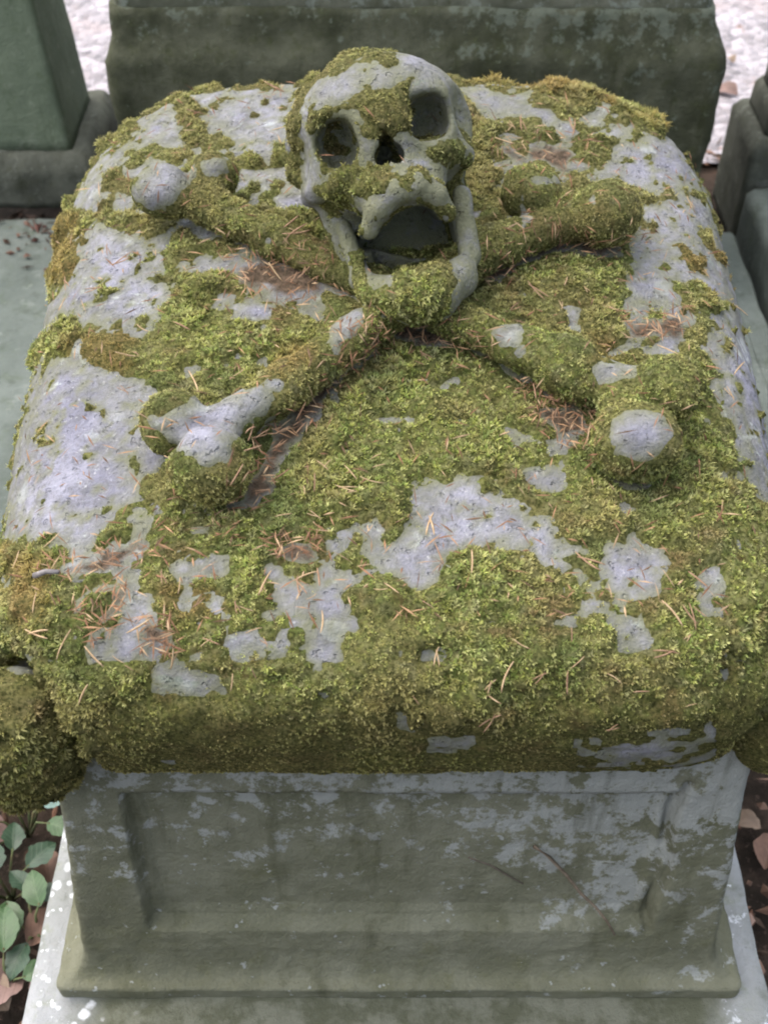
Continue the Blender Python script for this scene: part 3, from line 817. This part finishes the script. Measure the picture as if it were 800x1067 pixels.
# ------------------------------------------------------------------ ground plants, leaves, twig
def leaf_mesh(name, L, W, m, fold=.25, curl=.2, seed=0, notch=0.):
    rnd = np.random.default_rng(seed); n, k = 12, 4
    V = []; 
    for i in range(n + 1):
        t = i / n
        w = W / 2 * (math.sin(math.pi * t ** .75) ** .8 if 0 < t < 1 else 0.02) * (1 + .06 * rnd.normal())
        for j in range(-k, k + 1):
            s = j / k
            V.append((s * w, L * t - notch * L * (1 - t) ** 6 * abs(s), fold * abs(s) * w + curl * L * (-(t - .4) ** 2 + .1) + .03 * W * math.sin(9 * t) * abs(s)))
    m2 = 2 * k + 1; i = np.arange((n + 1) * m2).reshape(n + 1, m2)
    Q = np.stack([i[:-1, :-1], i[:-1, 1:], i[1:, 1:], i[1:, :-1]], -1).reshape(-1, 4)
    o = mesh_np(name, np.array(V), Q, m); me = o.data; bpy.data.objects.remove(o); return me
def leafmat(name, col, vein, trans=.25, rough=.42):
    t = NT(name)
    sx = t.n('SeparateXYZ'); t.link(t.co, sx.inputs[0])
    ax = t.math('ABSOLUTE', sx.outputs[0])
    w = t.n('TexWave', wave_type='BANDS', bands_direction='Y'); w.inputs['Scale'].default_value = 26; w.inputs['Distortion'].default_value = 1.5
    cc = t.n('CombineXYZ'); t.link(t.math('SUBTRACT', sx.outputs[1], t.math('MULTIPLY', ax, .9)), cc.inputs[1]); t.link(cc.outputs[0], w.inputs['Vector'])
    v = t.math('MAXIMUM', t.ramp(ax, .0014, .0003), t.math('MULTIPLY', t.ramp(w.outputs['Fac'], .86, .97), .6))
    c = t.mix(t.ramp(t.noise(50, 4), .35, .7), col, tuple(x * .7 for x in col))
    c = t.mix(t.math('MULTIPLY', v, .55), c, vein)
    m = t.done(c, rough, .5); t.bump(v, .4, .001)
    tr = t.n('BsdfTranslucent'); t.link(c, tr.inputs['Color']); mx = t.n('MixShader'); mx.inputs[0].default_value = trans
    t.link(t.b.outputs[0], mx.inputs[1]); t.link(tr.outputs[0], mx.inputs[2]); t.link(mx.outputs[0], t.out.inputs['Surface'])
    return m
ML = [leafmat('leaf_green', (.055, .115, .04), (.12, .18, .085)), leafmat('leaf_dark_green', (.035, .075, .04), (.08, .125, .07)), leafmat('leaf_blue_green', (.15, .25, .22), (.22, .33, .28))]
MD = [leafmat('dead_leaf_pink', (.22, .14, .12), (.14, .085, .07), .12, .7), leafmat('dead_leaf_brown', (.17, .095, .065), (.10, .06, .04), .1, .7), leafmat('dead_leaf_tan', (.23, .165, .115), (.15, .10, .07), .12, .7)]
LEAF = [leaf_mesh('leaf', .070, .050, ML[0], .2, .35, 1, .1), leaf_mesh('leaf', .062, .046, ML[1], .22, .3, 2, .1), leaf_mesh('leaf', .058, .046, ML[2], .12, .25, 3, .08)]
DEAD = [leaf_mesh('leaf', .085, .050, MD[0], .5, .8, 4), leaf_mesh('leaf', .075, .048, MD[1], .6, .7, 5), leaf_mesh('leaf', .065, .036, MD[2], .4, .9, 6)]
M_STEM = mat_plain('plant_stem', (.09, .12, .05), (.12, .10, .05))

def tube(name, pts, r0, r1, m, parent=None, seg=7):
    pts = [Vector(p) for p in pts]; bm = bmesh.new(); pr = None
    for i, p in enumerate(pts):
        d = (pts[min(i + 1, len(pts) - 1)] - pts[max(i - 1, 0)]).normalized()
        u = d.orthogonal().normalized(); v = d.cross(u); r = r0 + (r1 - r0) * i / (len(pts) - 1)
        ring = [bm.verts.new(p + (u * math.cos(a) + v * math.sin(a)) * r) for a in np.linspace(0, 2 * math.pi, seg, endpoint=False)]
        if pr:
            for j in range(seg): bm.faces.new((pr[j], pr[(j + 1) % seg], ring[(j + 1) % seg], ring[j]))
        else: bm.faces.new(ring[::-1])
        pr = ring
    bm.faces.new(pr); me = bpy.data.meshes.new(name); bm.to_mesh(me); bm.free(); me.materials.append(m)
    for p in me.polygons: p.use_smooth = True
    o = bpy.data.objects.new(name, me); COL.objects.link(o)
    if parent: o.parent = parent
    return o

def plant(px, py, label, leaves, rz=0):
    """leaves: (dx, dy, dz, yaw, pitch, mesh, scale) round a foot on the soil"""
    b = at_z(px, py, 0.)
    r = empty('woodland_plant', b, 0, label, 'plant', 'leafy plants beside the plinth')
    for dx, dy, dz, yaw, pit, k, s in leaves:
        e = Vector((dx, dy, dz))
        tube('stem', [Vector((0, 0, -.01)), e * .5 + Vector((0, 0, dz * .25)), e], .0022, .0013, M_STEM, r)
        o = bpy.data.objects.new('leaf', LEAF[k]); COL.objects.link(o); o.parent = r
        o.location = e; o.rotation_euler = (R(pit), R(RNG.uniform(-15, 15)), R(yaw)); o.scale = (s * .8, s * .8, s * .8)
plant(30, 868, 'green leafed plant growing topmost beside the tomb, under the mossy corner knob', [(-.02, .02, .07, 60, 10, 0, 1.), (.03, .01, .06, -70, 5, 2, .75), (-.05, -.01, .05, 110, -5, 0, .9), (.015, .05, .08, -10, 15, 1, .8), (.05, .035, .075, -40, 5, 2, .6), (-.02, -.05, .05, 175, -5, 1, .9), (.045, -.02, .06, -110, 0, 0, .7)])
plant(12, 935, 'plant with one pale blue green leaf beside the tomb plinth', [(-.01, .0, .08, 40, 25, 2, 1.05), (.03, .02, .05, -40, 0, 1, .9), (-.04, -.02, .045, 120, -5, 1, 1.), (.01, -.03, .04, 200, -10, 0, .9), (.0, .05, .04, 10, 5, 1, .8), (.045, -.01, .03, -90, 0, 1, .7)])
plant(38, 975, 'small green plant touching the edge of the pale plinth', [(.01, .02, .05, 20, 10, 0, .85), (-.03, .0, .045, 95, 0, 0, .9), (.0, -.03, .035, 160, -10, 1, .9), (-.01, .04, .05, 50, 10, 1, .7), (.02, -.02, .03, -120, -5, 0, .6)])
plant(8, 1030, 'low green plant among dead leaves at the bottom left corner', [(.0, .03, .05, 10, 5, 0, 1.), (-.03, -.01, .04, 110, 0, 1, 1.), (.03, -.0, .035, -60, -5, 0, .7)])
for px, py, k, yaw, s, lab in [(10, 872, 0, 80, 1., 'pinkish dead leaf under the topmost green plant'), (52, 925, 1, 20, .8, 'brown dead leaf against the plinth beside the pale leaf'), (28, 985, 1, -50, 1., 'dark brown dead leaf below the small green plant'),
      (25, 1012, 0, 130, 1.1, 'large pinkish dead leaf near the bottom left corner'), (8, 1052, 2, 40, 1.1, 'tan dead leaf in the bottom left corner'), (38, 1050, 0, -20, .9, 'pinkish dead leaf beside the bottom of the pale plinth'),
      (792, 862, 2, 60, .8, 'tan dead leaf on dark soil right of the base'), (796, 905, 1, -30, .9, 'brown dead leaf on dark soil right of the plinth'),
      (768, 98, 0, 50, 1., 'pinkish dead leaf on the gravel path left of the dark headstone'), (764, 65, 2, 10, .7, 'tan dead leaf on the gravel path beside the block tomb'), (85, 70, 2, 100, .6, 'tan dead leaf on the gravel path between pillar and block tomb'),
      (96, 140, 1, 20, .9, 'brown dead leaf lying at the foot of the pillar')]:
    o = bpy.data.objects.new('dead_leaf', DEAD[k]); COL.objects.link(o)
    o.location = at_z(px, py, .012 if py > 400 else .016); o.rotation_euler = (R(RNG.uniform(-15, 15)), R(RNG.uniform(-20, 20)), R(yaw)); o.scale = (s, s, s)
    tag(o, lab, 'dead leaf', 'dead leaves on the ground')
n = 5200
P = np.column_stack([RNG.uniform(-1.1, 1.1, n), RNG.uniform(.2, 2.9, n), np.full(n, .006)])
P[:, 2] += RNG.uniform(0, .012, n)
litter('leaf_litter', P, np.tile([0, 0, 1.], (n, 1)), (.008, .05), (.002, .018), [(.17, .09, .06), (.11, .065, .045), (.24, .15, .11), (.08, .055, .04), (.28, .19, .15)], 'dark leaf litter covering the soil between the graves', .35)
n = 170
P = np.column_stack([RNG.uniform(-1.15, -.47, n), 2.02 + .21 * np.sqrt(RNG.random(n)), np.full(n, .149)])
litter('leaf_litter', P, np.tile([0, 0, 1.], (n, 1)), (.008, .04), (.002, .014), [(.10, .05, .04), (.07, .045, .032), (.13, .075, .055), (.05, .038, .03)], 'reddish leaf litter drifted on the pale slab before the pillar', .3)

pts = [at_y(x, y, yy - .004) for x, y, yy in ((556, 882, .632), (572, 893, .627), (590, 912, .622), (604, 930, .616), (620, 945, .610), (632, 960, .604), (640, 974, .597))]
tag(tube('twig', pts, .0022, .0012, mat_plain('twig_bark', (.11, .085, .06), (.19, .15, .11), 120)), 'thin bent twig leaning in the sunk panel of the base', 'twig')
pts = [at_y(x, y, yy - .004) for x, y, yy in ((488, 893, .632), (510, 901, .630), (530, 913, .626), (545, 921, .623))]
tag(tube('twig', pts, .0014, .0008, mat_plain('twig_bark_dark', (.07, .06, .045), (.11, .09, .07), 120)), 'short dark twig lying in the middle of the sunk panel', 'twig')
p = on_cushion(62, 596, .012); q = on_cushion(36, 600, .012)
tag(tube('twig', [q, (q + p) / 2 + np.array([0, 0, .003]), p], .0028, .002, mat_plain('twig_grey', (.13, .12, .12), (.22, .20, .20), 120)), 'stubby grey twig on the front left corner moss', 'twig')

# ------------------------------------------------------------------ light
EL_S, AZ = R(62), R(-65)          # soft light from the upper left, a little behind
w = bpy.data.worlds.new('World'); S.world = w; w.use_nodes = True
nt = w.node_tree; bg = nt.nodes['Background']
sky = nt.nodes.new('ShaderNodeTexSky'); sky.sky_type = 'NISHITA'; sky.sun_disc = False
sky.sun_elevation = EL_S; sky.sun_rotation = AZ; sky.air_density = 1.2; sky.dust_density = 5.
hs = nt.nodes.new('ShaderNodeHueSaturation'); hs.inputs['Saturation'].default_value = .65      # thin overcast
nt.links.new(sky.outputs[0], hs.inputs['Color']); nt.links.new(hs.outputs[0], bg.inputs[0]); bg.inputs[1].default_value = .12
l = bpy.data.lights.new('sun', 'SUN'); l.energy = 1.5; l.angle = R(115); l.color = (1, .97, .94)
lo_ = bpy.data.objects.new('sun', l); COL.objects.link(lo_)
dirv = Vector((math.sin(AZ) * math.cos(EL_S), math.cos(AZ) * math.cos(EL_S), math.sin(EL_S)))
lo_.rotation_euler = dirv.to_track_quat('Z', 'Y').to_euler()
S.view_settings.view_transform = 'Standard'; S.view_settings.look = 'None'; S.view_settings.gamma = 1
S.view_settings.exposure = 1.45
S.cycles.use_denoising = True
S.cycles.filter_width = 2.0
